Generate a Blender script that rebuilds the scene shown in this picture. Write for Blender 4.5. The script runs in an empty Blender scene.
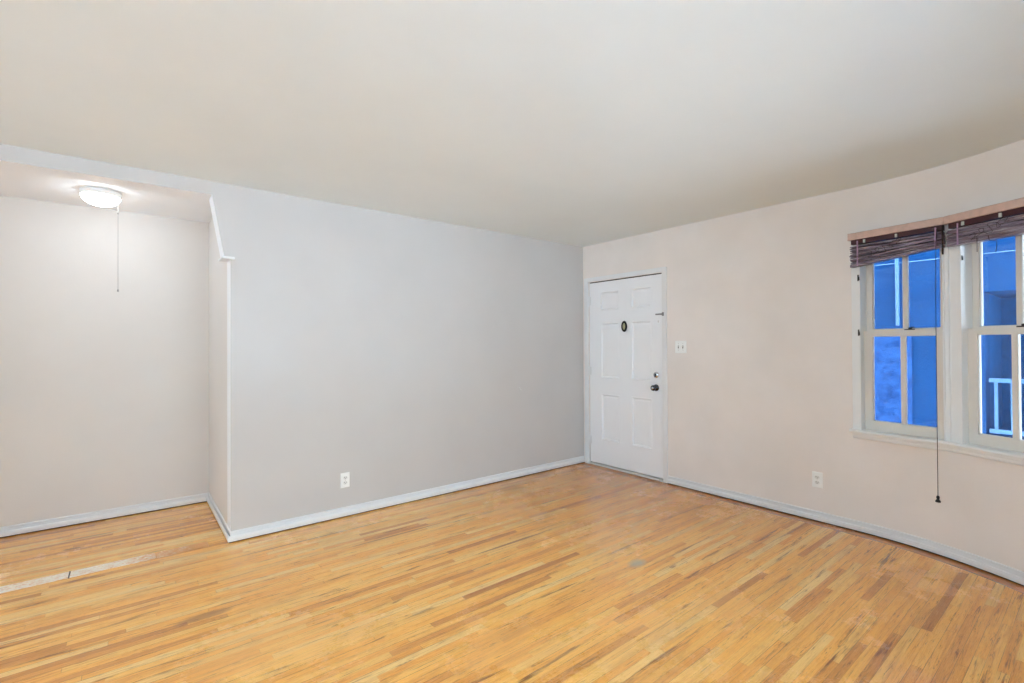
import bpy, bmesh, math, random
from mathutils import Vector, Matrix

S = bpy.context.scene
COL = S.collection
random.seed(7)
R = math.radians

# ------------------------------------------------------------------ camera
CAMX, CAMY, CAMZ = -4.0471, -3.7686, 1.3320
YAW, PITCH, ROLL, FPX = 0.896819, 0.0073074, -0.0055121, 481.56
fw = Vector((math.cos(YAW)*math.cos(PITCH), math.sin(YAW)*math.cos(PITCH), math.sin(PITCH)))
rt = Vector((math.sin(YAW), -math.cos(YAW), 0))
up = rt.cross(fw)
r2 = rt*math.cos(ROLL) + up*math.sin(ROLL)
u2 = -rt*math.sin(ROLL) + up*math.cos(ROLL)
cd = bpy.data.cameras.new('camera')
cd.sensor_width = 36.0
cd.lens = FPX/1024*36.0
cd.clip_start = 0.02
cam = bpy.data.objects.new('camera', cd)
COL.objects.link(cam)
m = Matrix((r2, u2, -fw)).transposed().to_4x4()
m.translation = Vector((CAMX, CAMY, CAMZ))
cam.matrix_world = m
S.camera = cam

# ------------------------------------------------------------------ world, exposure
S.view_settings.view_transform = 'Standard'
S.view_settings.look = 'None'
S.view_settings.exposure = 0.12
S.view_settings.gamma = 1.0
S.view_settings.use_curve_mapping = False
S.cycles.max_bounces = 16
S.cycles.diffuse_bounces = 8
S.cycles.transparent_max_bounces = 16
S.cycles.caustics_reflective = True
W = bpy.data.worlds.new('overcast_sky')
S.world = W
W.use_nodes = True
bgn = W.node_tree.nodes['Background']
bgn.inputs[0].default_value = (0.675, 0.85, 1.0, 1)
bgn.inputs[1].default_value = 7.0
# sun high over the far side of the house: added to bounce light off the ground onto the ceiling, never enters the room
sl_ = bpy.data.lights.new('sun', 'SUN'); sl_.energy = 60.0; sl_.angle = R(0.6); sl_.color = (1.0, 0.97, 0.92)
so_ = bpy.data.objects.new('sun', sl_); COL.objects.link(so_); so_.rotation_euler = (R(-40), 0, 0)

def portal(name, loc, rot, sx, sy):
    l = bpy.data.lights.new(name, 'AREA')
    l.shape = 'RECTANGLE'; l.size = sx; l.size_y = sy
    l.cycles.is_portal = True
    o = bpy.data.objects.new(name, l); COL.objects.link(o)
    o.location = loc; o.rotation_euler = rot
# sky portals filling the openings of the added windows behind and beside the camera
portal('window_portal', (-3.08, -4.60, 1.40), (R(90), 0, 0), 2.25, 1.9)
portal('window_portal', (-7.82, -2.3, 1.40), (R(90), 0, R(-90)), 3.4, 1.9)

# ------------------------------------------------------------------ helpers
def lin(c):
    c = c/255.0
    return c/12.92 if c <= 0.04045 else ((c+0.055)/1.055)**2.4
def rgb(r, g, b): return (lin(r), lin(g), lin(b), 1)

class NT:
    def __init__(s, name):
        s.m = bpy.data.materials.new(name); s.m.use_nodes = True
        s.t = s.m.node_tree; s.b = s.t.nodes['Principled BSDF']
    def n(s, typ, **kw):
        x = s.t.nodes.new(typ)
        for k, v in kw.items(): setattr(x, k, v)
        return x
    def l(s, a, b): s.t.links.new(a, b)
    def math(s, op, a, b=None, c=None, clamp=False):
        x = s.n('ShaderNodeMath', operation=op); x.use_clamp = clamp
        for i, v in enumerate((a, b, c)):
            if v is None: continue
            if isinstance(v, (int, float)): x.inputs[i].default_value = v
            else: s.l(v, x.inputs[i])
        return x.outputs[0]
    def mix(s, f, a, b, blend='MIX'):
        x = s.n('ShaderNodeMix', data_type='RGBA', blend_type=blend)
        for i, v in ((0, f), (6, a), (7, b)):
            if isinstance(v, (int, float)): x.inputs[i].default_value = v
            elif isinstance(v, tuple): x.inputs[i].default_value = v
            else: s.l(v, x.inputs[i])
        return x.outputs[2]
    def noise(s, vec, scale, detail=3, rough=0.5, dist=0.0):
        x = s.n('ShaderNodeTexNoise'); x.inputs['Scale'].default_value = scale
        x.inputs['Detail'].default_value = detail; x.inputs['Roughness'].default_value = rough
        x.inputs['Distortion'].default_value = dist
        if vec is not None: s.l(vec, x.inputs['Vector'])
        return x.outputs['Fac']
    def ramp(s, f, stops, interp='LINEAR'):
        x = s.n('ShaderNodeValToRGB'); e = x.color_ramp.elements; x.color_ramp.interpolation = interp
        while len(e) < len(stops): e.new(0.5)
        for k, (p, c) in enumerate(stops):
            e[k].position = p; e[k].color = c if isinstance(c, tuple) else (c, c, c, 1)
        s.l(f, x.inputs[0]); return x.outputs[0]
    def comb(s, x, y, z=0.0):
        c = s.n('ShaderNodeCombineXYZ')
        for i, v in enumerate((x, y, z)):
            if isinstance(v, (int, float)): c.inputs[i].default_value = v
            else: s.l(v, c.inputs[i])
        return c.outputs[0]
    def bump(s, h, strength, dist):
        x = s.n('ShaderNodeBump'); x.inputs['Strength'].default_value = strength
        x.inputs['Distance'].default_value = dist
        s.l(h, x.inputs['Height']); s.l(x.outputs[0], s.b.inputs['Normal'])
    def pos(s): return s.n('ShaderNodeNewGeometry').outputs['Position']

def paint(name, col, rough=0.5, spec=0.4, blot=0.03, peel=0.15, col2=None, coat=0.0):
    t = NT(name); p = t.pos()
    n1 = t.noise(p, 1.6, 4, 0.55)
    c2 = col2 or tuple(list(max(0, v*(1-blot*2.2)) for v in col[:3])+[1])
    t.l(t.mix(t.ramp(n1, [(0.35, 0.0), (0.7, 1.0)]), col, c2), t.b.inputs['Base Color'])
    t.b.inputs['Roughness'].default_value = rough
    t.b.inputs['Specular IOR Level'].default_value = spec
    n2 = t.noise(p, 90, 2, 0.5); n3 = t.noise(p, 7, 3, 0.5)
    h = t.math('ADD', t.math('MULTIPLY', n2, 0.25), n3)
    t.bump(h, peel, 0.004)
    return t.m

def plain(name, col, rough=0.4, metal=0.0, spec=0.5, var=0.04, scale=20):
    t = NT(name)
    n = t.noise(t.pos(), scale, 3)
    c2 = tuple(list(v*(1-var*3) for v in col[:3])+[1])
    t.l(t.mix(t.ramp(n, [(0.35, 0.0), (0.7, 1.0)]), col, c2), t.b.inputs['Base Color'])
    t.b.inputs['Roughness'].default_value = rough
    t.b.inputs['Metallic'].default_value = metal
    t.b.inputs['Specular IOR Level'].default_value = spec
    return t.m

M = {}
M['wall_cool'] = paint('cool_white_wall_paint', rgb(204, 202, 200), 0.33, 0.42, 0.02, 0.22)
M['wall_beige'] = paint('beige_wall_paint', rgb(240, 234, 229), 0.45, 0.35, 0.035, 0.2, rgb(232, 226, 220))
M['wall_alcove'] = paint('warm_white_alcove_paint', rgb(224, 221, 217), 0.45, 0.35, 0.02, 0.3)
M['ceiling'] = paint('off_white_ceiling_paint', rgb(228, 235, 235), 0.36, 0.45, 0.015, 0.2)
M['soffit'] = paint('bright_white_alcove_ceiling_paint', rgb(243, 246, 250), 0.45, 0.35, 0.015, 0.2)
M['trim'] = paint('glossy_white_trim_paint', rgb(234, 236, 237), 0.3, 0.5, 0.01, 0.1)
M['door'] = paint('white_door_paint', rgb(244, 247, 250), 0.32, 0.5, 0.01, 0.1)
M['sash'] = paint('aged_window_paint', rgb(228, 224, 216), 0.38, 0.5, 0.04, 0.3)
M['casing'] = paint('white_window_casing_paint', rgb(240, 243, 244), 0.35, 0.5, 0.03, 0.2)
M['dark'] = plain('gap_shade_and_joint_dark', rgb(35, 32, 30), 0.9)
M['chrome'] = plain('chrome', (0.62, 0.62, 0.64, 1), 0.14, 1.0)
M['dark_metal'] = plain('darkened_chrome', (0.10, 0.10, 0.11, 1), 0.2, 1.0)
M['steel'] = plain('grey_steel', (0.33, 0.33, 0.34, 1), 0.4, 1.0)
M['black'] = plain('black_iron', rgb(22, 20, 19), 0.4)
M['brass'] = plain('pale_brass', rgb(196, 192, 150), 0.35, 0.35)
M['plastic'] = plain('white_plastic', rgb(249, 251, 249), 0.3, 0, 0.5, 0.01)
M['plastic2'] = plain('white_receptacle_plastic', rgb(232, 233, 230), 0.35, 0, 0.5, 0.01)
M['slot'] = plain('dark_slot', rgb(50, 50, 52), 0.6)
M['salmon'] = plain('salmon_wood_valance', rgb(212, 182, 168), 0.42, 0, 0.4, 0.05, 30)
M['headrail'] = plain('shaded_dark_red_headrail', rgb(70, 30, 36), 0.5)  # dark tone carries the shade below the valance
M['tape'] = plain('mauve_ladder_tape', rgb(176, 148, 178), 0.8, 0, 0.2)
M['cord'] = plain('dark_brown_cord', rgb(62, 50, 46), 0.8, 0, 0.2)
M['clip'] = plain('clear_white_clip', rgb(205, 212, 205), 0.3)
M['chain'] = plain('ball_chain', rgb(170, 168, 165), 0.4, 0.4)

# slats
t = NT('dark_purple_slat_wood')
p = t.pos(); sp = t.n('ShaderNodeSeparateXYZ'); t.l(p, sp.inputs[0])
v = t.comb(t.math('MULTIPLY', sp.outputs[0], 8), t.math('MULTIPLY', sp.outputs[1], 8), t.math('MULTIPLY', sp.outputs[2], 260))
n = t.noise(v, 1.0, 3, 0.6)
t.l(t.ramp(n, [(0.3, rgb(70, 52, 68)), (0.5, rgb(116, 98, 114)), (0.68, rgb(190, 182, 190))]), t.b.inputs['Base Color'])
t.b.inputs['Roughness'].default_value = 0.3
M['slat'] = t.m

# glass: clear pane, mirror-like at grazing angles
t = NT('window_glass')
tr = t.n('ShaderNodeBsdfTransparent'); gl = t.n('ShaderNodeBsdfGlossy'); gl.inputs['Roughness'].default_value = 0.02
fr = t.n('ShaderNodeFresnel'); fr.inputs[0].default_value = 1.45
ms = t.n('ShaderNodeMixShader')
t.l(fr.outputs[0], ms.inputs[0]); t.l(tr.outputs[0], ms.inputs[1]); t.l(gl.outputs[0], ms.inputs[2])
t.l(ms.outputs[0], t.t.nodes['Material Output'].inputs[0])
M['glass'] = t.m

# lit glass dome
t = NT('lit_opal_glass')
t.b.inputs['Base Color'].default_value = (0.9, 0.9, 0.88, 1)
t.b.inputs['Roughness'].default_value = 0.25
t.b.inputs['Emission Color'].default_value = (0.93, 0.97, 1.0, 1)
t.b.inputs['Emission Strength'].default_value = 20.0
M['opal'] = t.m

# oak strip floor: UV.x along the boards, UV.y across them (metres)
def floor_mat(name, marks=True, tint=None):
    t = NT(name)
    uv = t.n('ShaderNodeUVMap').outputs[0]
    sp = t.n('ShaderNodeSeparateXYZ'); t.l(uv, sp.inputs[0])
    U, V = sp.outputs[0], sp.outputs[1]
    w = 0.0380
    vr = t.math('DIVIDE', V, w); row = t.math('FLOOR', vr); vf = t.math('FRACT', vr)
    wn = t.n('ShaderNodeTexWhiteNoise', noise_dimensions='1D'); t.l(row, wn.inputs['W'])
    rr = wn.outputs['Value']
    Ls = t.math('ADD', 0.45, t.math('MULTIPLY', rr, 0.6))
    us = t.math('ADD', t.math('DIVIDE', U, Ls), t.math('MULTIPLY', rr, 37.7))
    pl = t.math('FLOOR', us); uf = t.math('FRACT', us)
    wn2 = t.n('ShaderNodeTexWhiteNoise', noise_dimensions='2D'); t.l(t.comb(pl, row), wn2.inputs['Vector'])
    tone = wn2.outputs['Value']
    spc = t.n('ShaderNodeSeparateColor'); t.l(wn2.outputs['Color'], spc.inputs[0])
    tone2 = spc.outputs[1]
    base = t.ramp(tone, [(0.0, rgb(192, 122, 52)), (0.05, rgb(222, 150, 66)), (0.2, rgb(248, 176, 78)),
                         (0.5, rgb(255, 187, 86)), (0.8, rgb(255, 198, 102)), (1.0, rgb(255, 212, 132))])
    # grain stretched along the board, shifted per board
    gv = t.comb(t.math('MULTIPLY', t.math('ADD', U, t.math('MULTIPLY', tone, 91)), 2.2),
                t.math('MULTIPLY', V, 75), t.math('MULTIPLY', tone2, 13))
    g1 = t.noise(gv, 1.0, 5, 0.62, 0.7)
    gv2 = t.comb(t.math('MULTIPLY', U, 9), t.math('MULTIPLY', V, 260), tone)
    g2 = t.noise(gv2, 1.0, 3, 0.6)
    c = t.mix(t.ramp(g1, [(0.34, 0.6), (0.50, 0.0)]), base, t.mix(1.0, base, (0.66, 0.49, 0.32, 1), 'MULTIPLY'))
    c = t.mix(t.ramp(g2, [(0.3, 0.45), (0.48, 0.0)]), c, t.mix(1.0, c, (0.72, 0.55, 0.38, 1), 'MULTIPLY'))
    c = t.mix(t.ramp(g2, [(0.6, 0.0), (0.8, 0.30)]), c, rgb(244, 214, 164))
    # long dark streaks that come and go (cracks, old stain in the open grain)
    sv = t.comb(t.math('MULTIPLY', U, 1.7), t.math('MULTIPLY', V, 26), 3.3)
    s1 = t.noise(sv, 1.0, 4, 0.7, 0.4)
    c = t.mix(t.ramp(s1, [(0.60, 0.0), (0.69, 0.9)]), c, rgb(112, 60, 22))
    s2 = t.noise(t.comb(t.math('MULTIPLY', U, 4.2), t.math('MULTIPLY', V, 62), 7.7), 1.0, 5, 0.75, 0.9)
    c = t.mix(t.ramp(s2, [(0.58, 0.0), (0.68, 0.95)]), c, rgb(128, 70, 24))
    s3 = t.noise(t.comb(t.math('MULTIPLY', U, 1.1), t.math('MULTIPLY', V, 9.0), 2.2), 1.0, 4, 0.65, 0.5)
    c = t.mix(t.ramp(s3, [(0.54, 0.0), (0.72, 0.45)]), c, rgb(184, 120, 52))
    g3 = t.noise(t.comb(t.math('MULTIPLY', t.math('ADD', U, t.math('MULTIPLY', tone2, 57)), 16), t.math('MULTIPLY', V, 190), tone), 1.0, 4, 0.75, 1.8)
    c = t.mix(t.ramp(g3, [(0.36, 0.45), (0.50, 0.0)]), c, t.mix(1.0, c, (0.62, 0.44, 0.27, 1), 'MULTIPLY'))
    c = t.mix(t.ramp(g3, [(0.56, 0.0), (0.70, 0.45)]), c, rgb(255, 216, 150))
    # boards turn browner towards the door corner
    corner_tone = t.math('MULTIPLY', t.math('ADD', t.math('MULTIPLY', U, 0.45), 1.05, clamp=True), t.math('ADD', t.math('MULTIPLY', V, 0.42), 1.15, clamp=True), clamp=True)
    corner_tone = t.math('MULTIPLY', corner_tone, t.math('ADD', 0.55, t.math('MULTIPLY', s3, 0.9)))
    c = t.mix(t.math('MULTIPLY', corner_tone, 0.95, clamp=True), c, t.mix(1.0, c, (0.62, 0.43, 0.25, 1), 'MULTIPLY'))
    # fine scratches
    xv = t.comb(t.math('MULTIPLY', U, 30), t.math('MULTIPLY', V, 38), 9.1)
    x1 = t.noise(xv, 1.0, 6, 0.8, 1.5)
    # seams
    e = t.math('MINIMUM', vf, t.math('SUBTRACT', 1.0, vf))
    seam = t.math('LESS_THAN', e, 0.022)
    eu = t.math('MULTIPLY', t.math('MINIMUM', uf, t.math('SUBTRACT', 1.0, uf)), Ls)
    butt = t.math('MULTIPLY', t.math('LESS_THAN', eu, 0.0014), 0.45)
    sm = t.math('MAXIMUM', seam, butt)
    smn = t.noise(t.comb(t.math('MULTIPLY', U, 2.5), t.math('MULTIPLY', V, 18), 1.0), 1.0, 3)
    smf = t.math('MULTIPLY', sm, t.ramp(smn, [(0.42, 0.06), (0.62, 0.9)]))
    c = t.mix(smf, c, rgb(96, 58, 32))
    # worn, bleached areas
    wv = t.noise(t.comb(U, V, 5.0), 1.15, 5, 0.62)
    worn = t.ramp(wv, [(0.5, 0.0), (0.72, 1.0)])
    c = t.mix(t.math('MULTIPLY', worn, 0.38), c, rgb(244, 184, 112))
    blot = t.noise(t.comb(t.math('MULTIPLY', U, 2), t.math('MULTIPLY', V, 3.4), 2.0), 3.0, 6, 0.7)
    c = t.mix(t.ramp(blot, [(0.60, 0.0), (0.75, 0.25)]), c, rgb(246, 198, 134))
    c = t.mix(t.ramp(blot, [(0.25, 0.35), (0.38, 0.0)]), c, rgb(150, 90, 38))
    if marks:
        def spot(x, y, rx, ry, col, amt, hard=0.5):
            nonlocal c
            dx = t.math('DIVIDE', t.math('SUBTRACT', U, x), rx)
            dy = t.math('DIVIDE', t.math('SUBTRACT', V, y), ry)
            d = t.math('ADD', t.math('MULTIPLY', dx, dx), t.math('MULTIPLY', dy, dy))
            d = t.math('ADD', d, t.math('MULTIPLY', t.math('SUBTRACT', x1, 0.5), 1.6))
            f = t.ramp(d, [(hard, amt), (1.0, 0.0)])
            c = t.mix(f, c, col)
        for a in MARKS: spot(*a)
    if tint:
        c = t.mix(tint[1], c, tint[0])
        c = t.mix(t.math('MULTIPLY', t.math('LESS_THAN', V, 0.007), t.ramp(smn, [(0.3, 0.45), (0.6, 1.0)])), c, rgb(92, 58, 32))
    t.l(c, t.b.inputs['Base Color'])
    ro = t.math('ADD', 0.17, t.math('MULTIPLY', x1, 0.14))
    ro = t.math('ADD', ro, t.math('MULTIPLY', worn, 0.10))
    t.l(ro, t.b.inputs['Roughness'])
    t.b.inputs['Specular IOR Level'].default_value = 0.5
    t.b.inputs['Coat Weight'].default_value = 0.5
    t.l(t.math('ADD', 0.03, t.math('ADD', t.math('MULTIPLY', x1, 0.05), t.math('MULTIPLY', worn, 0.12))), t.b.inputs['Coat Roughness'])
    wob = t.noise(t.comb(t.math('MULTIPLY', U, 3), t.math('MULTIPLY', V, 16), 0.0), 1.0, 2)
    h = t.math('SUBTRACT', t.math('MULTIPLY', wob, 0.55), t.math('MULTIPLY', sm, 0.8))
    h = t.math('ADD', h, t.math('MULTIPLY', g2, 0.22))
    t.bump(h, 0.22, 0.0012)
    return t.m
# marks worn or patched into the boards: x, y, half length, half width, colour, strength, hardness
MARKS = [(-1.62, -1.94, 0.085, 0.05, rgb(170, 165, 134), 0.8, 0.0),
         (-2.02, -1.22, 0.33, 0.012, rgb(100, 62, 36), 0.8, 0.5),
         (-2.55, -0.60, 0.45, 0.008, rgb(110, 70, 40), 0.7, 0.5),
         (-4.33, 0.55, 0.06, 0.02, rgb(110, 70, 42), 0.8, 0.4),
         (-4.25, 0.75, 0.16, 0.02, rgb(120, 78, 46), 0.6, 0.4),
         (-3.0, -0.29, 0.62, 0.012, rgb(120, 86, 60), 0.7, 0.5),
         (-3.75, -0.95, 0.14, 0.035, rgb(140, 92, 60), 0.6, 0.4)]
M['floor'] = floor_mat('oak_strip_floor')
M['floor_border'] = floor_mat('oak_border_boards', False, (rgb(176, 108, 46), 0.40))

# worn painted threshold strip
t = NT('worn_painted_strip')
p = t.pos(); sp = t.n('ShaderNodeSeparateXYZ'); t.l(p, sp.inputs[0])
v = t.comb(t.math('MULTIPLY', sp.outputs[0], 26), t.math('MULTIPLY', sp.outputs[1], 70), 0)
n1 = t.noise(v, 1.0, 6, 0.75, 1.2)
fade = t.ramp(t.math('ADD', t.math('MULTIPLY', sp.outputs[0], 0.5), 2.55), [(0.50, 0.0), (0.75, 0.20)])
f = t.ramp(t.math('ADD', n1, fade), [(0.50, 0.0), (0.60, 1.0)])
c = t.mix(f, rgb(250, 243, 226), rgb(214, 152, 86))
t.l(c, t.b.inputs['Base Color'])
t.b.inputs['Roughness'].default_value = 0.4
t.bump(n1, 0.3, 0.002)
M['worn'] = t.m

def stucco(name, a, b, sc=5):
    t = NT(name); p = t.pos()
    n = t.noise(p, sc, 6, 0.7, 0.6)
    t.l(t.mix(t.ramp(n, [(0.42, 0.0), (0.62, 1.0)]), a, b), t.b.inputs['Base Color'])
    t.b.inputs['Roughness'].default_value = 0.9
    t.b.inputs['Specular IOR Level'].default_value = 0.1
    t.bump(t.noise(p, 60, 4, 0.7), 0.5, 0.01)
    return t.m
M['stucco'] = stucco('blue_stucco', rgb(2, 48, 92), rgb(4, 54, 100), 3)
M['stucco_dark'] = stucco('deep_blue_stucco', rgb(3, 60, 108), rgb(8, 74, 124), 20)
M['stucco_light'] = stucco('mottled_light_blue_panel', rgb(30, 70, 124), rgb(8, 46, 94), 7)
M['blue_pipe'] = plain('pale_blue_metal', rgb(56, 98, 138), 0.5)
M['ground'] = stucco('pale_bounce_ground', rgb(196, 208, 222), rgb(184, 198, 214), 3)  # pale bluish tone chosen to bounce light up to the ceiling

# ---- mesh collectors
class MB:
    def __init__(s): s.v = []; s.f = []; s.mi = []; s.smooth = []
    def add(s, verts, faces, mi=0, sm=False):
        o = len(s.v); s.v += [tuple(v) for v in verts]
        for f in faces: s.f.append([i+o for i in f]); s.mi.append(mi); s.smooth.append(sm)
    def box(s, a, b, mi=0, T=None):
        x0, y0, z0 = (min(a[i], b[i]) for i in range(3)); x1, y1, z1 = (max(a[i], b[i]) for i in range(3))
        v = [(x0,y0,z0),(x1,y0,z0),(x1,y1,z0),(x0,y1,z0),(x0,y0,z1),(x1,y0,z1),(x1,y1,z1),(x0,y1,z1)]
        if T: v = [T(*q) for q in v]
        s.add(v, [(0,3,2,1),(4,5,6,7),(0,1,5,4),(1,2,6,5),(2,3,7,6),(3,0,4,7)], mi)
    def prism(s, poly, y0, y1, T, mi=0, sm=False):
        n = len(poly)
        v = [T(p[0], y0, p[1]) for p in poly] + [T(p[0], y1, p[1]) for p in poly]
        s.add(v, [list(range(n))], mi); s.add(v, [list(range(n, 2*n))[::-1]], mi)
        s.add(v, [(i, (i+1) % n, n+(i+1) % n, n+i) for i in range(n)], mi, sm)
    def tube(s, pts, r, seg=8, mi=0, cap=True, rs=None):
        pts = [Vector(p) for p in pts]; rings = []
        prev = None
        for i, p in enumerate(pts):
            a = pts[max(i-1, 0)]; b = pts[min(i+1, len(pts)-1)]
            d = (b-a).normalized() if (b-a).length > 1e-9 else Vector((0, 0, 1))
            ref = prev if prev is not None else (Vector((0,0,1)) if abs(d.z) < 0.9 else Vector((1,0,0)))
            x = ref - d*ref.dot(d)
            if x.length < 1e-6: x = Vector((1,0,0)) - d*d.x
            x.normalize(); y = d.cross(x); prev = x
            rad = rs[i] if rs else r
            rings.append([p + x*math.cos(k*2*math.pi/seg)*rad + y*math.sin(k*2*math.pi/seg)*rad for k in range(seg)])
        v = [q for g in rings for q in g]; f = []
        for i in range(len(rings)-1):
            for k in range(seg):
                a = i*seg+k; b = i*seg+(k+1) % seg
                f.append((a, b, b+seg, a+seg))
        s.add(v, f, mi, True)
        if cap:
            s.add(rings[0], [list(range(seg))[::-1]], mi); s.add(rings[-1], [list(range(seg))], mi)
    def lathe(s, prof, T, seg=32, mi=0, sx=1.0, sy=1.0):
        # prof: (radius, height) ; T(a, b, h) maps to world
        v = []; n = len(prof)
        for r_, h in prof:
            for k in range(seg):
                an = 2*math.pi*k/seg
                v.append(T(r_*math.cos(an)*sx, r_*math.sin(an)*sy, h))
        f = []
        for i in range(n-1):
            for k in range(seg):
                a = i*seg+k; b = i*seg+(k+1) % seg
                f.append((a, b, b+seg, a+seg))
        s.add(v, f, mi, True)
        s.add(v[:seg], [list(range(seg))[::-1]], mi); s.add(v[-seg:], [list(range(seg))], mi)
    def sweep(s, path, prof, mi=0, closed=False, sm=False):
        # path: list of (x, y, nx, ny) with n pointing into the room; prof: list of (distance into the room, z)
        n = len(prof); v = []
        for x, y, nx, ny in path:
            for d, z in prof: v.append((x+nx*d, y+ny*d, z))
        f = []
        for i in range(len(path)-1):
            for k in range(n):
                a = i*n+k; b = i*n+(k+1) % n
                f.append((a, b, b+n, a+n))
        s.add(v, f, mi, sm)
        s.add(v[:n], [list(range(n))[::-1]], mi); s.add(v[-n:], [list(range(n))], mi)
    def build(s, name, mats, parent=None, origin=None, bevel=0.0, recalc=True):
        me = bpy.data.meshes.new(name)
        if origin is None:
            if parent is not None: origin = Vector(parent.location)
            else: origin = Vector((0, 0, 0))
        origin = Vector(origin)
        me.from_pydata([tuple(Vector(v)-origin) for v in s.v], [], s.f)
        if not isinstance(mats, (list, tuple)): mats = [mats]
        for m_ in mats: me.materials.append(m_)
        for p_, mi, sm in zip(me.polygons, s.mi, s.smooth): p_.material_index = mi; p_.use_smooth = sm
        if recalc:
            b = bmesh.new(); b.from_mesh(me); bmesh.ops.remove_doubles(b, verts=b.verts, dist=1e-6)
            bmesh.ops.recalc_face_normals(b, faces=b.faces); b.to_mesh(me); b.free()
        o = bpy.data.objects.new(name, me); COL.objects.link(o)
        if parent is not None:
            o.parent = parent
            po = world_of(parent); o.location = origin - po
        else: o.location = origin
        if bevel:
            bv = o.modifiers.new('bevel', 'BEVEL'); bv.width = bevel; bv.segments = 2
            bv.limit_method = 'ANGLE'; bv.angle_limit = R(40)
        return o

def world_of(o):
    p = Vector((0, 0, 0))
    while o is not None: p += Vector(o.location); o = o.parent
    return p

def tag(o, label=None, cat=None, group=None, kind=None):
    if label: o['label'] = label
    if cat: o['category'] = cat
    if group: o['group'] = group
    if kind: o['kind'] = kind
    return o
def struct(o, label, cat): return tag(o, label, cat, kind='structure')
def empty(name, loc):
    o = bpy.data.objects.new(name, None); COL.objects.link(o); o.location = loc
    o.empty_display_size = 0.1
    return o
ID = lambda x, y, z: (x, y, z)

# ------------------------------------------------------------------ plan of the room
H = 2.44
AX = -3.496          # right side of the alcove opening
AD = 1.124           # depth of the alcove
XL, YF = -7.6, -4.4  # left wall and the wall behind the camera
RC = 1.8; CX0, CY0 = -1.8, -2.6
STEP = 17.8
def arc(th, rad=RC): return (CX0+rad*math.cos(R(th)), CY0-rad*math.sin(R(th)))
NS = 12
ths = [STEP*i/NS for i in range(4*NS+1)] + [71.2+18.8*(i+1)/12 for i in range(12)]

def right_path(y_start, upto=90.0):
    p = [(0, y_start, -1, 0)]
    if y_start > CY0: p.append((0, CY0, -1, 0))
    for th in ths:
        if 0 < th <= upto+1e-6:
            x, y = arc(th); p.append((x, y, -math.cos(R(th)), math.sin(R(th))))
    return p

# ---- floor
fm = bmesh.new(); uvl = fm.loops.layers.uv.new('UVMap')
BW = 0.105
inner = [(-BW, 0.0), (-BW, CY0)] + [arc(t_, RC-BW) for t_ in ths if t_ > 0]
outer = [(0.0, 0.0), (0.0, CY0)] + [arc(t_, RC) for t_ in ths if t_ > 0]
poly = [(-7.8, 1.30), (-BW, 1.30)] + inner + [(-7.8, YF+BW)]
vs = [fm.verts.new((x, y, 0)) for x, y in poly]
fc = fm.faces.new(vs[::-1] if False else vs)
for l in fc.loops: l[uvl].uv = (l.vert.co.x, l.vert.co.y)
fc.material_index = 0
s_ = 0.0
for i in range(len(inner)-1):
    a, b, c_, d = inner[i], inner[i+1], outer[i+1], outer[i]
    q = [fm.verts.new((x, y, 0)) for x, y in (a, b, c_, d)]
    f_ = fm.faces.new(q); f_.material_index = 1
    L_ = math.dist(c_, d)
    for l, uvv in zip(f_.loops, ((s_, 0.0), (s_+L_, 0.0), (s_+L_, 0.105), (s_, 0.105))): l[uvl].uv = uvv
    s_ += L_
fm.normal_update()
for f_ in fm.faces:
    if f_.normal.z < 0: f_.normal_flip()
# slab thickness below
under = [(-7.8, 1.30), (0.2, 1.30), (0.2, -4.6), (-7.8, -4.6)]
top2 = [fm.verts.new((x, y, -0.004)) for x, y in under]
bot2 = [fm.verts.new((x, y, -0.12)) for x, y in under]
fm.faces.new(top2); fm.faces.new(bot2[::-1])
for i in range(4): fm.faces.new((top2[i], bot2[i], bot2[(i+1) % 4], top2[(i+1) % 4]))
me = bpy.data.meshes.new('floor'); fm.to_mesh(me); fm.free()
me.materials.append(M['floor']); me.materials.append(M['floor_border'])
fo = bpy.data.objects.new('floor', me); COL.objects.link(fo)
struct(fo, 'worn honey oak strip floor running through room and alcove', 'floor')

# ---- ceiling
b = MB(); b.box((-7.8, -4.6, H), (0.2, 0.15, H+0.12))
struct(b.build('ceiling', M['ceiling']), 'off white plaster ceiling of the main room', 'ceiling')
b = MB(); b.box((-6.4, 0.15, 2.405), (-3.3, 1.3, 2.56))
struct(b.build('ceiling_alcove', M['soffit']), 'lower white ceiling inside the alcove', 'ceiling')

# ---- back wall with the alcove opening
b = MB()
pl = [(0.2, -0.05), (AX, -0.05), (AX, 1.925), (-3.532, 1.935), (-3.604, 2.352), (-6.2, 2.347), (-6.2, -0.05), (-7.8, -0.05), (-7.8, H+0.05), (0.2, H+0.05)]
# room face and reveal split so that the cool paint stays on the room side
def back_T(x, y, z): return (x, y, z)
b.prism(pl, 0.0, 0.15, back_T)
for i_ in range(len(b.f)): b.mi[i_] = 0 if i_ == 0 else 1
struct(b.build('wall_back', [M['wall_cool'], M['soffit']]), 'cool white wall between alcove and front door', 'wall')
b = MB(); b.box((AX, 0.15, -0.05), (-3.3, 1.3, 2.5))
struct(b.build('wall_alcove_right', M['wall_alcove']), 'short warm white side wall of the alcove', 'wall')
b = MB(); b.box((-6.4, AD, -0.05), (AX, AD+0.12, 2.5))
struct(b.build('wall_alcove_back', M['wall_alcove']), 'warm white back wall of the alcove', 'wall')
b = MB(); b.box((-6.4, 0.15, -0.05), (-6.2, AD, 2.5))
struct(b.build('wall_alcove_left', M['wall_alcove']), 'warm white far left wall of the alcove', 'wall')

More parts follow.
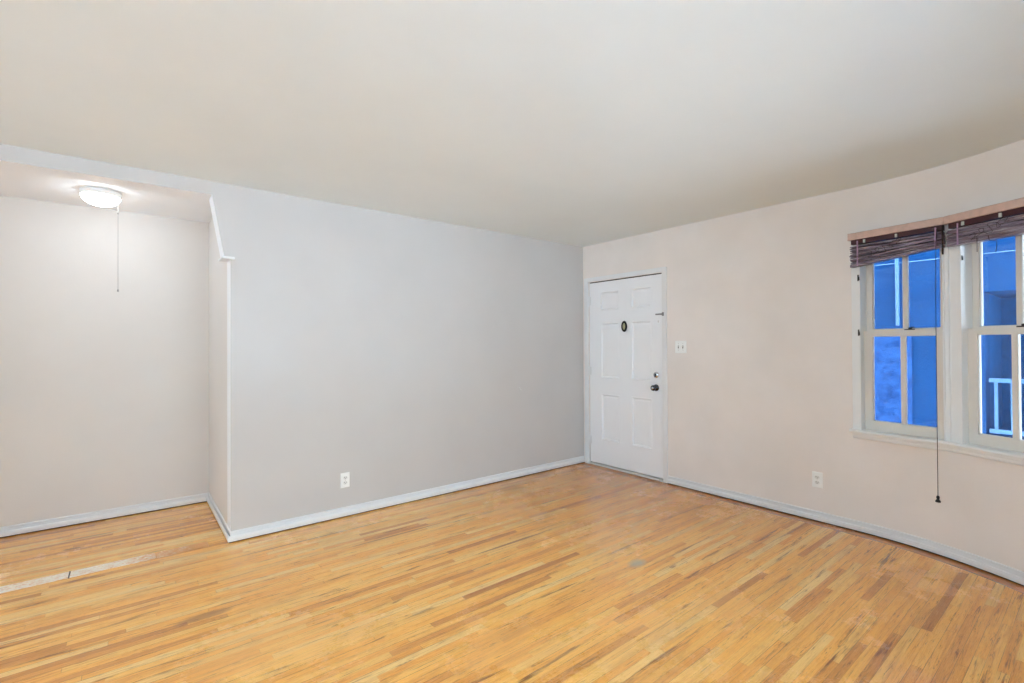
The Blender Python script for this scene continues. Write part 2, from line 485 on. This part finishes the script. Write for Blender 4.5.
# ---- right wall: straight with the door, then bowed round with a band of windows
TH = 0.17
b = MB()
def seg(b, p, q, z0, z1, th=TH):
    (x0, y0, nx0, ny0), (x1, y1, nx1, ny1) = p, q
    v = []
    for z in (z0, z1):
        v += [(x0, y0, z), (x1, y1, z), (x1-nx1*th, y1-ny1*th, z), (x0-nx0*th, y0-ny0*th, z)]
    b.add(v, [(0,1,2,3),(4,7,6,5),(1,2,6,5),(2,3,7,6),(3,0,4,7)], 0)
    b.add(v, [(0,4,5,1)], 0)
n0 = (-1, 0)
D0, D1, DZ = -0.087, -1.036, 2.028
WZ0, WZ1 = 0.70, 2.05
seg(b, (0, 0.0, -1, 0), (0, D0, -1, 0), -0.05, H+0.05)
seg(b, (0, D0, -1, 0), (0, D1, -1, 0), DZ, H+0.05)
seg(b, (0, D1, -1, 0), (0, CY0-0.03, -1, 0), -0.05, H+0.05)
pp = [(0, CY0-0.03, -1, 0)] + right_path(CY0)[1:]
for i in range(len(pp)-1):
    th = ths[i+1]
    if th <= 71.2+1e-6:
        seg(b, pp[i], pp[i+1], -0.05, WZ0); seg(b, pp[i], pp[i+1], WZ1, H+0.05)
    else: seg(b, pp[i], pp[i+1], -0.05, H+0.05)
struct(b.build('wall_right', M['wall_beige']), 'beige wall with front door bowing round at the windows', 'wall')

# ---- wall behind the camera and left wall, each with an unseen wide window added for light
b = MB()
W5A, W5B, W6A, W6B, WLO, WHI = -4.2, -1.95, -4.0, -0.6, 0.45, 2.32
b.box((XL-TH, YF-TH, -0.05), (CX0, YF, WLO)); b.box((XL-TH, YF-TH, WHI), (CX0, YF, H+0.05))
b.box((XL-TH, YF-TH, WLO), (W5A, YF, WHI)); b.box((W5B, YF-TH, WLO), (CX0, YF, WHI))
struct(b.build('wall_front', M['wall_beige']), 'beige wall behind the camera with a wide opening added for light', 'wall')
b = MB()
b.box((XL-TH, YF, -0.05), (XL, 0.0, WLO)); b.box((XL-TH, YF, WHI), (XL, 0.0, H+0.05))
b.box((XL-TH, YF, WLO), (XL, W6A, WHI)); b.box((XL-TH, W6B, WLO), (XL, 0.0, WHI))
struct(b.build('wall_left', M['wall_beige']), 'beige left wall with a wide opening added for light', 'wall')
def fill_window(name, T, w, z0, z1, label):
    e = empty(name, T(0, 0, z0)); struct(e, label, 'window')
    b = MB()
    for u0, u1, a, c_ in ((0, w, z0, z0+0.06), (0, w, z1-0.06, z1), (0, 0.05, z0+0.0601, z1-0.0601), (w-0.05, w, z0+0.0601, z1-0.0601)):
        b.box((u0, 0.02, a), (u1, 0.12, c_), T=T)
    for k in range(1, 4): b.box((w*k/4-0.025, 0.05, z0+0.0601), (w*k/4+0.025, 0.09, z1-0.0601), T=T)
    b.build('window_frame', M['casing'], e)
    g = MB(); g.box((0.051, 0.068, z0+0.061), (w-0.051, 0.072, z1-0.061), T=T); g.build('pane', M['glass'], e)
fill_window('window_5', lambda u, n, z: (W5A+u, YF-n, z), W5B-W5A, WLO, WHI, 'unseen wide window added behind the camera to light the room')
fill_window('window_6', lambda u, n, z: (XL-n, W6A+u, z), W6B-W6A, WLO, WHI, 'unseen wide window added in the left wall to light the room')

# ---- baseboards: dark strip painting the shade in the floor gap, flat board, groove, rounded cap
BP = [(-0.005, 0.008), (0.019, 0.008), (0.022, 0.026), (0.020, 0.040), (0.015, 0.046), (0.012, 0.044), (0.012, 0.024), (0.004, 0.024), (0.004, 0.060), (0.008, 0.064), (0.007, 0.072), (-0.005, 0.076)]
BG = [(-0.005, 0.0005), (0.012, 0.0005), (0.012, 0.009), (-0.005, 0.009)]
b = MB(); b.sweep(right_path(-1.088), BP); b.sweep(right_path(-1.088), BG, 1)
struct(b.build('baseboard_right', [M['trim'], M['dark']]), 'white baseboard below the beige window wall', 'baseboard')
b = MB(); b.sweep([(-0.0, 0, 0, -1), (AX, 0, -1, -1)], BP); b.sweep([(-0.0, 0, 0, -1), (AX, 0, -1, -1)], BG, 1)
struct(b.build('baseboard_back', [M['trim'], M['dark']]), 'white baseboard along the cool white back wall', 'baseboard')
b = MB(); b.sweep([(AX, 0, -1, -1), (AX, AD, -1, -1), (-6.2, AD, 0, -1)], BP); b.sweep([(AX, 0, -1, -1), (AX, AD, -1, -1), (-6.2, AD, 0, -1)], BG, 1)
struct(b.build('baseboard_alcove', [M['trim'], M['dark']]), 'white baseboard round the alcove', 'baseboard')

# ---- ledge cap on the alcove jamb and worn strip in the alcove floor
b = MB()
b.prism([(-3.549, 1.933), (-3.549, 1.942), (-3.545, 1.945), (-3.474, 1.945), (-3.470, 1.938), (-3.474, 1.929), (-3.545, 1.929)], -0.014, 0.15, back_T)
struct(b.build('trim_1', M['trim'], bevel=0.002), 'small white ledge on the alcove jamb', 'trim')
b = MB()
xs = [-6.2, -5.55, -4.985, -4.332, -4.322, -3.98, -3.97, AX]
b.box((-6.2, 0.015, -0.01), (-4.316, 0.118, 0.0015)); b.box((-4.309, 0.015, -0.01), (-3.905, 0.118, 0.0015)); b.box((-3.902, 0.015, -0.01), (-3.62, 0.118, 0.0015))
b.box((-4.316, 0.01, -0.01), (-4.309, 0.125, 0.0008), mi=1)
struct(b.build('trim_2', [M['worn'], M['dark']]), 'worn paint-flecked floor strip across the alcove opening', 'trim')

# ------------------------------------------------------------------ front door
door = empty('door_1', (0.02, -0.5615, 0.0)); struct(door, 'white six panel front door with oval viewer', 'door')
b = MB()
cp = [(0.0, 0), (-0.012, 0.002), (-0.014, 0.01)]
# casing: left, right, top with a stepped face
def casing(b, y0, y1, z0, z1):
    b.box((-0.013, y0, z0), (0.005, y1, z1))
casing(b, -0.028, -0.083, 0.0, 2.076); casing(b, -1.040, -1.087, 0.0, 2.076); casing(b, -0.083, -1.040, 2.032, 2.076)
b.box((0.005, -0.083, 0.0), (TH-0.01, D0+0.0, 2.032)); b.box((0.005, -1.040, 0.0), (TH-0.01, -1.036, 2.032))
b.build('door_casing', M['trim'], door, bevel=0.004)
b = MB(); b.box((0.058, D0-0.001, 0.0), (0.10, D1+0.001, DZ)); b.box((0.024, D0-0.001, 2.0175), (0.06, D1+0.001, DZ)); b.box((0.0125, -1.0242, 0.0), (0.06, D1+0.0005, DZ)); b.box((0.024, -0.0865, 0.0), (0.06, -0.0885, DZ)); b.build('door_gap_shade', M['dark'], door)  # dark filler painting the shade in the gaps round the slab
# slab: a grid with six sunk panels
ysg = [-0.089, -0.245, -0.500, -0.653, -0.903, -1.024]
zsg = [0.028, 0.285, 0.795, 0.965, 1.570, 1.702, 1.910, 2.017]
b = MB(); X = 0.012
for i in range(len(ysg)-1):
    for k in range(len(zsg)-1):
        y0, y1, z0, z1 = ysg[i], ysg[i+1], zsg[k], zsg[k+1]
        if i in (1, 3) and k in (1, 3, 5):
            rings = []
            for ins, dx in ((0, 0), (0.005, -0.003), (0.011, -0.002), (0.020, 0.014), (0.030, 0.015), (0.040, 0.012)):
                rings.append([(X+dx, y0-ins, z0+ins), (X+dx, y1+ins, z0+ins), (X+dx, y1+ins, z1-ins), (X+dx, y0-ins, z1-ins)])
            for a_, c_ in zip(rings, rings[1:]):
                b.add(a_+c_, [(j, (j+1) % 4, 4+(j+1) % 4, 4+j) for j in range(4)])
            b.add(rings[-1], [(0, 1, 2, 3)])
        else:
            b.add([(X, y0, z0), (X, y1, z0), (X, y1, z1), (X, y0, z1)], [(0, 1, 2, 3)])
Y0, Y1, Z0, Z1, XB = ysg[0], ysg[-1], zsg[0], zsg[-1], 0.056
b.add([(X, Y0, Z0), (X, Y1, Z0), (X, Y1, Z1), (X, Y0, Z1), (XB, Y0, Z0), (XB, Y1, Z0), (XB, Y1, Z1), (XB, Y0, Z1)],
      [(4, 5, 6, 7), (0, 1, 5, 4), (1, 2, 6, 5), (2, 3, 7, 6), (3, 0, 4, 7)])
b.build('door_slab', M['door'], door)
# threshold lip
b = MB(); b.prism([(-0.012, 0.0), (-0.010, 0.008), (0.004, 0.014), (0.08, 0.014), (0.08, 0.0)], D0, D1, lambda x, y, z: (x, y, z+0.003))
b.build('threshold', M['sash'], door)
# knob, deadbolt, viewer, latch, hinges : lathes about the x axis
def LX(y, z, x0=X): return lambda a, c_, h: (x0-h, y+a, z+c_)
b = MB(); b.lathe([(0.001, 0.0), (0.033, 0.0), (0.033, 0.004), (0.026, 0.009), (0.013, 0.012), (0.011, 0.026), (0.016, 0.032), (0.026, 0.040), (0.0285, 0.050), (0.024, 0.060), (0.014, 0.065), (0.001, 0.066)], LX(-0.953, 0.905), 28)
kn = b.build('door_knob', M['dark_metal'], door)
b = MB(); b.lathe([(0.001, 0.062), (0.013, 0.064), (0.013, 0.0675), (0.001, 0.069)], LX(-0.953, 0.905), 20)
b.build('knob_button', M['chrome'], kn)['label'] = 'bright chrome button in the knob'
b = MB(); b.lathe([(0.001, 0.0), (0.030, 0.0), (0.030, 0.006), (0.024, 0.013), (0.001, 0.014)], LX(-0.955, 1.03), 28)
db = b.build('deadbolt', M['chrome'], door)
b = MB(); b.box((X-0.032, -0.960, 1.012), (X-0.012, -0.953, 1.046)); b.build('thumb_turn', M['dark_metal'], db, bevel=0.002)
b = MB(); b.lathe([(0.001, 0.0), (0.048, 0.0), (0.052, 0.006), (0.050, 0.012), (0.040, 0.013), (0.034, 0.009), (0.001, 0.009)], LX(-0.573, 1.520), 36, sx=0.70, sy=1.12)
vw = b.build('door_viewer', M['black'], door); vw['label'] = 'black oval door viewer with pale brass centre'
b = MB(); b.lathe([(0.001, 0.009), (0.026, 0.009), (0.024, 0.014), (0.012, 0.017), (0.001, 0.018)], LX(-0.573, 1.520), 28, sx=0.62, sy=1.35)
b.build('viewer_cover', M['brass'], vw)
b = MB(); b.box((X-0.010, -0.955, 1.618), (X, -1.029, 1.632)); b.box((X-0.018, -1.0, 1.622), (X-0.009, -1.060, 1.628)); b.box((-0.024, -1.046, 1.605), (-0.012, -1.064, 1.640))
b.build('swing_latch', M['steel'], door, bevel=0.002)
b = MB(); b.lathe([(0.001, 0.0), (0.012, 0.0), (0.011, 0.004), (0.001, 0.005)], LX(-0.985, 1.555), 18); b.build('screw_cover', M['trim'], door)
for hz in (1.82, 1.04, 0.27):
    b = MB(); b.tube([(-0.004, -0.087, hz-0.045), (-0.004, -0.087, hz+0.045)], 0.0075, 10)
    b.box((0.008, -0.087, hz-0.043), (0.0118, -0.112, hz+0.043)); b.box((-0.0145, -0.0835, hz-0.043), (-0.0115, -0.068, hz+0.043))
    b.tube([(-0.004, -0.087, hz+0.045), (-0.004, -0.087, hz+0.054)], 0.005, 8); b.tube([(-0.004, -0.087, hz-0.054), (-0.004, -0.087, hz-0.045)], 0.005, 8)
    b.build('hinge', M['trim'], door)

# ------------------------------------------------------------------ bow windows
def unit(k):
    a = Vector(arc(STEP*k)); c_ = Vector(arc(STEP*(k+1))); t_ = (c_-a).normalized()
    n = Vector((-t_.y, t_.x))
    if n.dot(a - Vector((CX0, CY0))) < 0: n = -n
    def T(u, d, z): q = a + t_*u + n*d; return (q.x, q.y, z)      # d > 0 is outdoors
    return T, (c_-a).length
WLAB = ['first bow window nearest the door, white two-over-two sashes',
        'second bow window cut by the right edge of the photo',
        'third bow window further round the bow', 'fourth bow window at the end of the bow']
for k in range(4):
    T, CL = unit(k)
    e = empty('window_%d' % (k+1), T(0, 0, 0.725)); struct(e, WLAB[k], 'window')
    L0, L1 = 0.062, CL-0.044
    b = MB()
    # casing with stepped faces, jambs and stops
    b.box((0.004 if k == 0 else 0.0, -0.020, 0.722), (L0-0.006, 0.02, 2.11), T=T)
    b.box((L0-0.012, -0.026, 0.722), (L0, 0.10, 2.06), T=T)
    b.box((L1, -0.020, 0.722), (CL, 0.02, 2.11), T=T)
    b.box((L1, -0.026, 0.722), (L1+0.010, 0.10, 2.06), T=T)
    b.box((L1+0.026, -0.026, 0.722), (L1+0.033, -0.018, 2.06), T=T)
    b.box((0.0, 0.02, 0.70), (L0-0.01, 0.14, 2.10), T=T); b.box((L1+0.008, 0.02, 0.70), (CL, 0.14, 2.10), T=T)
    b.box((0.0, -0.020, 2.05), (CL, 0.14, 2.115), T=T)
    b.box((L0, 0.0, 0.69), (L1, 0.17, 0.724), T=T)
    b.build('window_frame', M['casing'], e, bevel=0.002)
    def sash(name, d0, d1, z0, z1, bot, top, st, hook=False):
        b = MB()
        b.box((L0, d0, z0), (L0+st, d1, z1), T=T); b.box((L1-st, d0, z0), (L1, d1, z1), T=T)
        b.box((L0+st, d0, z0), (L1-st, d1, z0+bot), T=T); b.box((L0+st, d0, z1-top), (L1-st, d1, z1), T=T)
        mc = (L0+L1)/2
        b.box((mc-0.011, d0+0.006, z0+bot), (mc+0.011, d1-0.004, z1-top), T=T)
        # bevelled glazing bead round each light
        for p0, p1 in ((L0+st, mc-0.011), (mc+0.011, L1-st)):
            b.box((p0, d0+0.008, z0+bot), (p0+0.004, d1-0.006, z1-top), T=T); b.box((p1-0.004, d0+0.008, z0+bot), (p1, d1-0.006, z1-top), T=T)
            b.box((p0, d0+0.008, z0+bot), (p1, d1-0.006, z0+bot+0.005), T=T); b.box((p0, d0+0.008, z1-top-0.005), (p1, d1-0.006, z1-top), T=T)
        so = b.build(name, M['sash'], e, bevel=0.0015)
        for p0, p1 in ((L0+st, mc-0.011), (mc+0.011, L1-st)):
            g = MB(); dm = (d0+d1)/2+0.004
            g.box((p0, dm, z0+bot), (p1, dm+0.003, z1-top), T=T); g.build('pane', M['glass'], so)
        return so
    lo = sash('lower_sash', 0.022, 0.054, 0.725, 1.415, 0.064, 0.034, 0.048)
    hi = sash('upper_sash', 0.060, 0.092, 1.395, 2.052, 0.030, 0.045, 0.036)
    b = MB(); mc = (L0+L1)/2
    b.box((mc+0.008, 0.030, 1.415), (mc+0.058, 0.050, 1.423), T=T); b.box((mc+0.028, 0.034, 1.423), (mc+0.046, 0.046, 1.434), T=T)
    b.tube([T(mc+0.036, 0.040, 1.432), T(mc+0.062, 0.034, 1.436)], 0.004, 8)
    b.build('sash_lock', M['black'], lo, bevel=0.001)
    if k < 2:
        for hu, hz in (((0.052, 1.79), (0.052, 1.405)) if k == 0 else ()) + (((CL+0.050, 1.845), (CL+0.044, 1.43)) if k == 0 else ()):
            b = MB(); b.box((hu-0.006, -0.027, hz-0.022), (hu+0.003, -0.0185, hz+0.022), T=T)
            b.tube([T(hu-0.002, -0.030, hz+0.014), T(hu+0.006, -0.034, hz+0.006), T(hu+0.007, -0.032, hz-0.018)], 0.0035, 6)
            b.build('screen_hook', M['black'], e)

# stool and apron run continuously below the windows
wpath = []
for k in range(5):
    x, y = arc(STEP*k)
    nx, ny = -math.cos(R(STEP*k)), math.sin(R(STEP*k))
    wpath.append((x, y, nx, ny))
w0 = list(wpath[0]); w0[1] += 0.012; w0[2], w0[3] = -1, 0; wp = [tuple(w0)] + wpath[1:]
b = MB(); b.sweep(wp, [(-0.02, 0.700), (0.044, 0.700), (0.052, 0.704), (0.055, 0.712), (0.052, 0.720), (0.046, 0.724), (-0.02, 0.725)])
struct(b.build('trim_3', M['casing']), 'white window stool running below the bow windows', 'trim')
w0 = list(wpath[0]); w0[1] += 0.0; wp = [tuple(w0)] + wpath[1:]
b = MB(); b.sweep(wp, [(-0.03, 0.702), (0.034, 0.702), (0.032, 0.690), (0.022, 0.684), (0.020, 0.668), (0.010, 0.660), (-0.03, 0.660)])
struct(b.build('trim_4', M['casing']), 'white moulded apron under the window stool', 'trim')

# ------------------------------------------------------------------ venetian blinds drawn up over the windows
def blind(k, zl, zr, label, seed):
    rnd = random.Random(seed)
    T, CL = unit(k)
    e = empty('venetian_blind', T(CL/2, -0.05, 2.10))
    tag(e, label, 'blind', None)
    U0, U1 = 0.014, CL-0.015
    if k == 1: U0, U1 = 0.015, CL-0.014
    b = MB(); b.prism([(-0.083, 2.052), (-0.086, 2.056), (-0.086, 2.094), (-0.083, 2.099), (-0.074, 2.099), (-0.074, 2.052)], U0, U1, lambda d, u, z: T(u, d, z))
    b.box((U0, -0.083, 2.052), (U0+0.006, -0.030, 2.099), T=T); b.box((U1-0.006, -0.083, 2.052), (U1, -0.030, 2.099), T=T)
    b.build('valance', M['salmon'], e, bevel=0.0015)
    b = MB(); b.box((U0+0.012, -0.068, 2.022), (U1-0.012, -0.026, 2.085), T=T); b.build('headrail', M['headrail'], e, bevel=0.002)
    # slats bunched up: each a shallow crowned strip, slightly askew
    N = 13; b = MB(); nseg = 6
    A0, A1 = U0+0.010, U1-0.010
    for i in range(N):
        f = (i+0.5)/N
        ja, jb, jd = rnd.uniform(-.0014, .0014), rnd.uniform(-.0014, .0014), rnd.uniform(-.004, .004)
        ua, ub = A0+rnd.uniform(-.003, .003), A1+rnd.uniform(-.003, .003)
        rows = []
        for s_i in range(nseg+1):
            q = s_i/nseg
            zt = 2.008
            zb = (zl*(1-q)+zr*q)+0.016
            z = zt + (zb-zt)*f + ja*(1-q)+jb*q + 0.0015*math.sin(q*9+i)
            u = ua+(ub-ua)*q
            tilt = 0.004*math.sin(i*1.7)
            th = 0.0072
            rows.append([T(u, -0.078+jd, z-0.003-tilt), T(u, -0.053+jd, z), T(u, -0.028+jd, z-0.003+tilt),
                         T(u, -0.028+jd, z-0.003+tilt+th), T(u, -0.053+jd, z+th), T(u, -0.078+jd, z-0.003-tilt+th)])
        v = [p_ for r_ in rows for p_ in r_]; fcs = []
        for a_ in range(nseg):
            for j in range(6): fcs.append((a_*6+j, a_*6+(j+1) % 6, (a_+1)*6+(j+1) % 6, (a_+1)*6+j))
        b.add(v, fcs); b.add(rows[0], [range(5, -1, -1)]); b.add(rows[-1], [range(6)])
    b.build('slats', M['slat'], e)
    b = MB()
    v = [T(A0, -0.080, zl), T(A1, -0.080, zr), T(A1, -0.026, zr), T(A0, -0.026, zl), T(A0, -0.080, zl+0.013), T(A1, -0.080, zr+0.013), T(A1, -0.026, zr+0.013), T(A0, -0.026, zl+0.013)]
    b.add(v, [(0,3,2,1),(4,5,6,7),(0,1,5,4),(1,2,6,5),(2,3,7,6),(3,0,4,7)])
    b.build('bottom_rail', M['slat'], e, bevel=0.002)
    for tu in ((0.075, CL-0.052) if k == 0 else (0.090, CL-0.070)):
        zb = zl+(zr-zl)*(tu-A0)/(A1-A0)
        b = MB(); b.box((tu-0.0045, -0.0865, zb-0.002), (tu+0.0045, -0.0850, 2.040), T=T); b.build('ladder_tape', M['tape'], e)
    for cu in (0.116, 0.300):
        b = MB(); b.box((cu-0.006, -0.0885, 2.020), (cu+0.006, -0.078, 2.044), T=T); b.build('valance_clip', M['clip'], e, bevel=0.002)
    # lift cord tangled over the bunched slats
    pts = []; n = 90
    for i in range(n):
        q = i/(n-1)
        u = 0.135+0.20*q + 0.020*math.sin(q*31)+rnd.uniform(-.004, .004)
        z = 1.925+0.075*q + 0.022*math.sin(q*23+1)+rnd.uniform(-.003, .003)
        if k == 1: z += 0.01; u += 0.02
        pts.append(T(u, -0.0925-0.003*math.sin(q*40), z))
    b = MB(); b.tube(pts, 0.0013, 5)
    b.build('tangled_cord', M['cord'], e)
    if k == 0:
        cu = 0.507
        b = MB(); pts = [T(cu+0.006, -0.088, 2.03), T(cu+0.004, -0.100, 1.95), T(cu, -0.1, 1.6), T(cu, -0.1, 1.0), T(cu, -0.1, 0.395)]
        b.tube(pts, 0.0019, 6); c_ = b.build('pull_cord', M['cord'], e)
        b = MB(); b.lathe([(0.002, 0.0), (0.013, 0.0), (0.014, 0.006), (0.009, 0.014), (0.006, 0.019), (0.009, 0.026), (0.0075, 0.036), (0.003, 0.040)],
                          lambda a_, c2, h: tuple(Vector(T(cu, -0.1, 0.358+h)) + Vector((a_, c2, 0))), 16)
        b.build('tassel', M['black'], c_)
    else:
        for u0, u1, zz in ((0.19, 0.20, 1.80), (0.245, 0.285, 1.79)):
            b = MB(); pts = [T(u0, -0.086, 1.93), T(u0+0.004, -0.086, 1.905), T(u1-0.002, -0.086, 1.895), T(u1, -0.086, 1.87), T(u1-0.006, -0.086, zz+0.04)]
            if u0 < 0.2: pts = [T(u0, -0.086, 1.93), T(u0, -0.086, 1.85)]
            b.tube(pts, 0.0018, 6); b.build('loose_cord', M['cord'], e)
        b = MB(); b.box((U0-0.012, -0.087, 1.87), (U0-0.006, -0.080, 2.045), T=T)
        b.build('end_cord', M['cord'], e)
    return e
blind(0, 1.862, 1.918, 'raised dark purple slatted blind nearest the door, long cord hanging below', 3)
blind(1, 1.912, 1.912, 'raised dark purple slatted blind cut by the right edge, tilted and tangled', 5)

# ------------------------------------------------------------------ alcove ceiling light
LX0, LY0, LZ = -4.19, 0.585, 2.405
e = empty('ceiling_light', (LX0, LY0, LZ)); tag(e, 'lit round flush-mount ceiling light with pull chain in the alcove', 'lamp')
TL = lambda a, c_, h: (LX0+a, LY0+c_, LZ-h)
b = MB(); b.lathe([(0.001, 0.0), (0.108, 0.0), (0.114, 0.006), (0.115, 0.030), (0.110, 0.036), (0.098, 0.037), (0.001, 0.037)], TL, 48)
b.build('light_base', M['plastic'], e)
b = MB(); b.lathe([(0.001, 0.036)] + [(0.106*math.cos(R(a_)), 0.037+0.062*math.sin(R(a_))) for a_ in range(0, 90, 8)] + [(0.002, 0.099)], TL, 48)
b.build('glass_dome', M['opal'], e)
b = MB(); cx_, cy_ = -4.098, 0.575
b.tube([(cx_-0.01, cy_, LZ-0.03), (cx_, cy_-0.012, LZ-0.045), (cx_, cy_-0.012, 1.735)], 0.0012, 6)
ch = b.build('pull_chain', M['chain'], e)
b = MB(); b.lathe([(0.001, 0), (0.005, 0.002), (0.006, 0.008), (0.004, 0.018), (0.001, 0.02)], lambda a_, c_, h: (cx_+a_, cy_-0.012+c_, 1.718+h), 12); b.build('chain_pull', M['chain'], ch)
b = MB(); b.lathe([(0.001, 0), (0.0045, 0.002), (0.0045, 0.012), (0.001, 0.014)], lambda a_, c_, h: (cx_+a_, cy_-0.012+c_, 2.258+h), 12); b.build('chain_coupling', M['chain'], ch)

# ------------------------------------------------------------------ outlets and switch
def plate(T, w, h):
    b = MB()
    pr = [(-w/2, -h/2), (w/2, -h/2), (w/2, h/2), (-w/2, h/2)]
    i_ = 0.006
    v = [T(x, z, 0) for x, z in pr] + [T(x, z, 0.003) for x, z in pr] + [T(x-math.copysign(i_, x), z-math.copysign(i_, z), 0.006) for x, z in pr]
    b.add(v, [(3, 2, 1, 0)] + [(j, (j+1) % 4, 4+(j+1) % 4, 4+j) for j in range(4)] + [(4+j, 4+(j+1) % 4, 8+(j+1) % 4, 8+j) for j in range(4)] + [(8, 9, 10, 11)])
    return b
def outlet(loc, T, label):
    e = empty('electrical_outlet', loc); tag(e, label, 'outlet')
    plate(T, 0.070, 0.115).build('cover_plate', M['plastic'], e)
    for s_ in (-1, 1):
        b = MB(); zc = s_*0.0195
        ring = [(0.017*math.cos(a_*math.pi/12), 0.0145*math.sin(a_*math.pi/12)) for a_ in range(24)]
        ring = [(x, max(-0.0125, min(0.0125, z))) for x, z in ring]
        v = [T(x, z+zc, 0.0055) for x, z in ring]+[T(x, z+zc, 0.0085) for x, z in ring]
        b.add(v, [(j, (j+1) % 24, 24+(j+1) % 24, 24+j) for j in range(24)] + [list(range(24, 48))])
        rc = b.build('receptacle', M['plastic2'], e)
        b = MB()
        for sx, hh in ((-0.0065, 0.0042), (0.0065, 0.0036)):
            b.box((sx-0.0014, zc-0.001, 0.0082), (sx+0.0014, zc+2*hh-0.001, 0.0089), T=T)
        b.box((-0.0022, zc-0.0085, 0.0082), (0.0022, zc-0.0045, 0.0089), T=T)
        b.build('slots', M['slot'], rc)
    b = MB(); b.box((-0.002, -0.002, 0.005), (0.002, 0.002, 0.007), T=T); b.build('screw', M['chrome'], e)
yo, zo = -2.366, 0.309
outlet((0, yo, zo), lambda a_, c_, h: (-h, yo-a_, zo+c_), 'white duplex outlet low on the beige wall below the windows')
xo, zo2 = -2.716, 0.283
outlet((xo, 0, zo2), lambda a_, c_, h: (xo+a_, -h, zo2+c_), 'white duplex outlet low on the cool white back wall')
ys, zs_ = -1.234, 1.305
TS = lambda a_, c_, h: (-h, ys-a_, zs_+c_)
e = empty('light_switch', (0, ys, zs_)); tag(e, 'white double toggle light switch beside the front door', 'switch')
plate(TS, 0.116, 0.116).build('cover_plate', M['plastic'], e)
for sx in (-0.023, 0.023):
    b = MB(); b.box((sx-0.0055, -0.012, 0.0055), (sx+0.0055, 0.012, 0.0066), T=TS); sl = b.build('toggle_slot', M['slot'], e)
    b = MB(); b.prism([(-0.004, 0.006), (0.005, 0.006), (0.0105, 0.017), (0.0055, 0.018)], sx-0.004, sx+0.004, lambda z, a_, h: TS(a_, z, h)); b.build('toggle', M['plastic2'], sl)
    for zz in (-0.03, 0.03):
        b = MB(); b.lathe([(0.0005, 0.005), (0.003, 0.005), (0.0028, 0.0068), (0.0005, 0.007)], lambda a_, c_, h: TS(sx+a_, zz+c_, h), 10); b.build('screw', M['chrome'], e)

# small crescent hook left in the back wall
b = MB(); hx, hz = -0.91, 0.905
b.tube([(hx-0.035*math.cos(a_), -0.003, hz-0.032*math.sin(a_)) for a_ in [R(d) for d in range(-5, 80, 8)]], 0.0025, 6, rs=[0.001, 0.003, 0.004, 0.004, 0.004, 0.004, 0.004, 0.0035, 0.003, 0.002, 0.001])
tag(b.build('wire_hook', M['plastic2']), 'tiny curved white wire hook on the cool white wall', 'hook')

# ------------------------------------------------------------------ outdoors
b = MB(); b.box((-14, -14, -0.6), (12, 12, -0.45))
struct(b.build('ground', M['ground']), 'pale ground outside the windows, coloured to bounce light indoors', 'ground')
NX = 1.8
e = empty('neighbouring_building', (NX, -2.6, -0.45)); tag(e, 'blue stucco building seen through the bow windows', 'building')
b = MB()
PY = -3.06      # porch opening begins here
b.box((NX, PY, -0.45), (NX+0.25, 2.2, 3.3)); b.box((NX, -5.6, 1.775), (NX+0.25, PY, 3.3)); b.box((NX, -5.6, -0.45), (NX+0.25, PY, 0.50))
b.build('stucco_wall', M['stucco'], e)
b = MB(); b.box((NX+1.0, -5.6, 0.30), (NX+1.15, PY+0.5, 2.0)); b.box((NX+0.25, PY, 0.3), (NX+1.0, PY+0.1, 2.0)); b.box((NX+0.25, -5.6, 1.775), (NX+1.0, PY, 1.9)); b.box((NX+0.25, -5.6, 0.40), (NX+1.0, PY, 0.50))
b.build('porch', M['stucco_dark'], e)
b = MB(); b.box((NX-0.012, -2.56, 0.2), (NX, -2.18, 1.44)); b.build('plaster_panel', M['stucco_light'], e)
b = MB(); b.tube([(NX-0.03, -2.460, 1.50), (NX-0.03, -2.460, 3.3)], 0.016, 12)
for z in (2.6,): b.box((NX-0.066, -2.478, z), (NX, -2.426, z+0.03))
b.build('downspout', M['blue_pipe'], e)
b = MB(); b.tube([(NX-0.01, 1.5, 2.105), (NX-0.01, -5.5, 2.105)], 0.004, 8); b.build('conduit', M['blue_pipe'], e)
rl = MB(); rl.box((NX+0.02, -5.5, 0.985), (NX+0.06, PY-0.02, 1.02)); rl.box((NX+0.02, -5.5, 0.545), (NX+0.06, PY-0.02, 0.58))
rl = rl.build('porch_railing', M['blue_pipe'], e)
yy = PY-0.062
while yy > -5.4:
    b = MB(); b.box((NX+0.028, yy-0.011, 0.58), (NX+0.052, yy+0.011, 0.985)); b.build('baluster', M['blue_pipe'], rl); yy -= 0.100
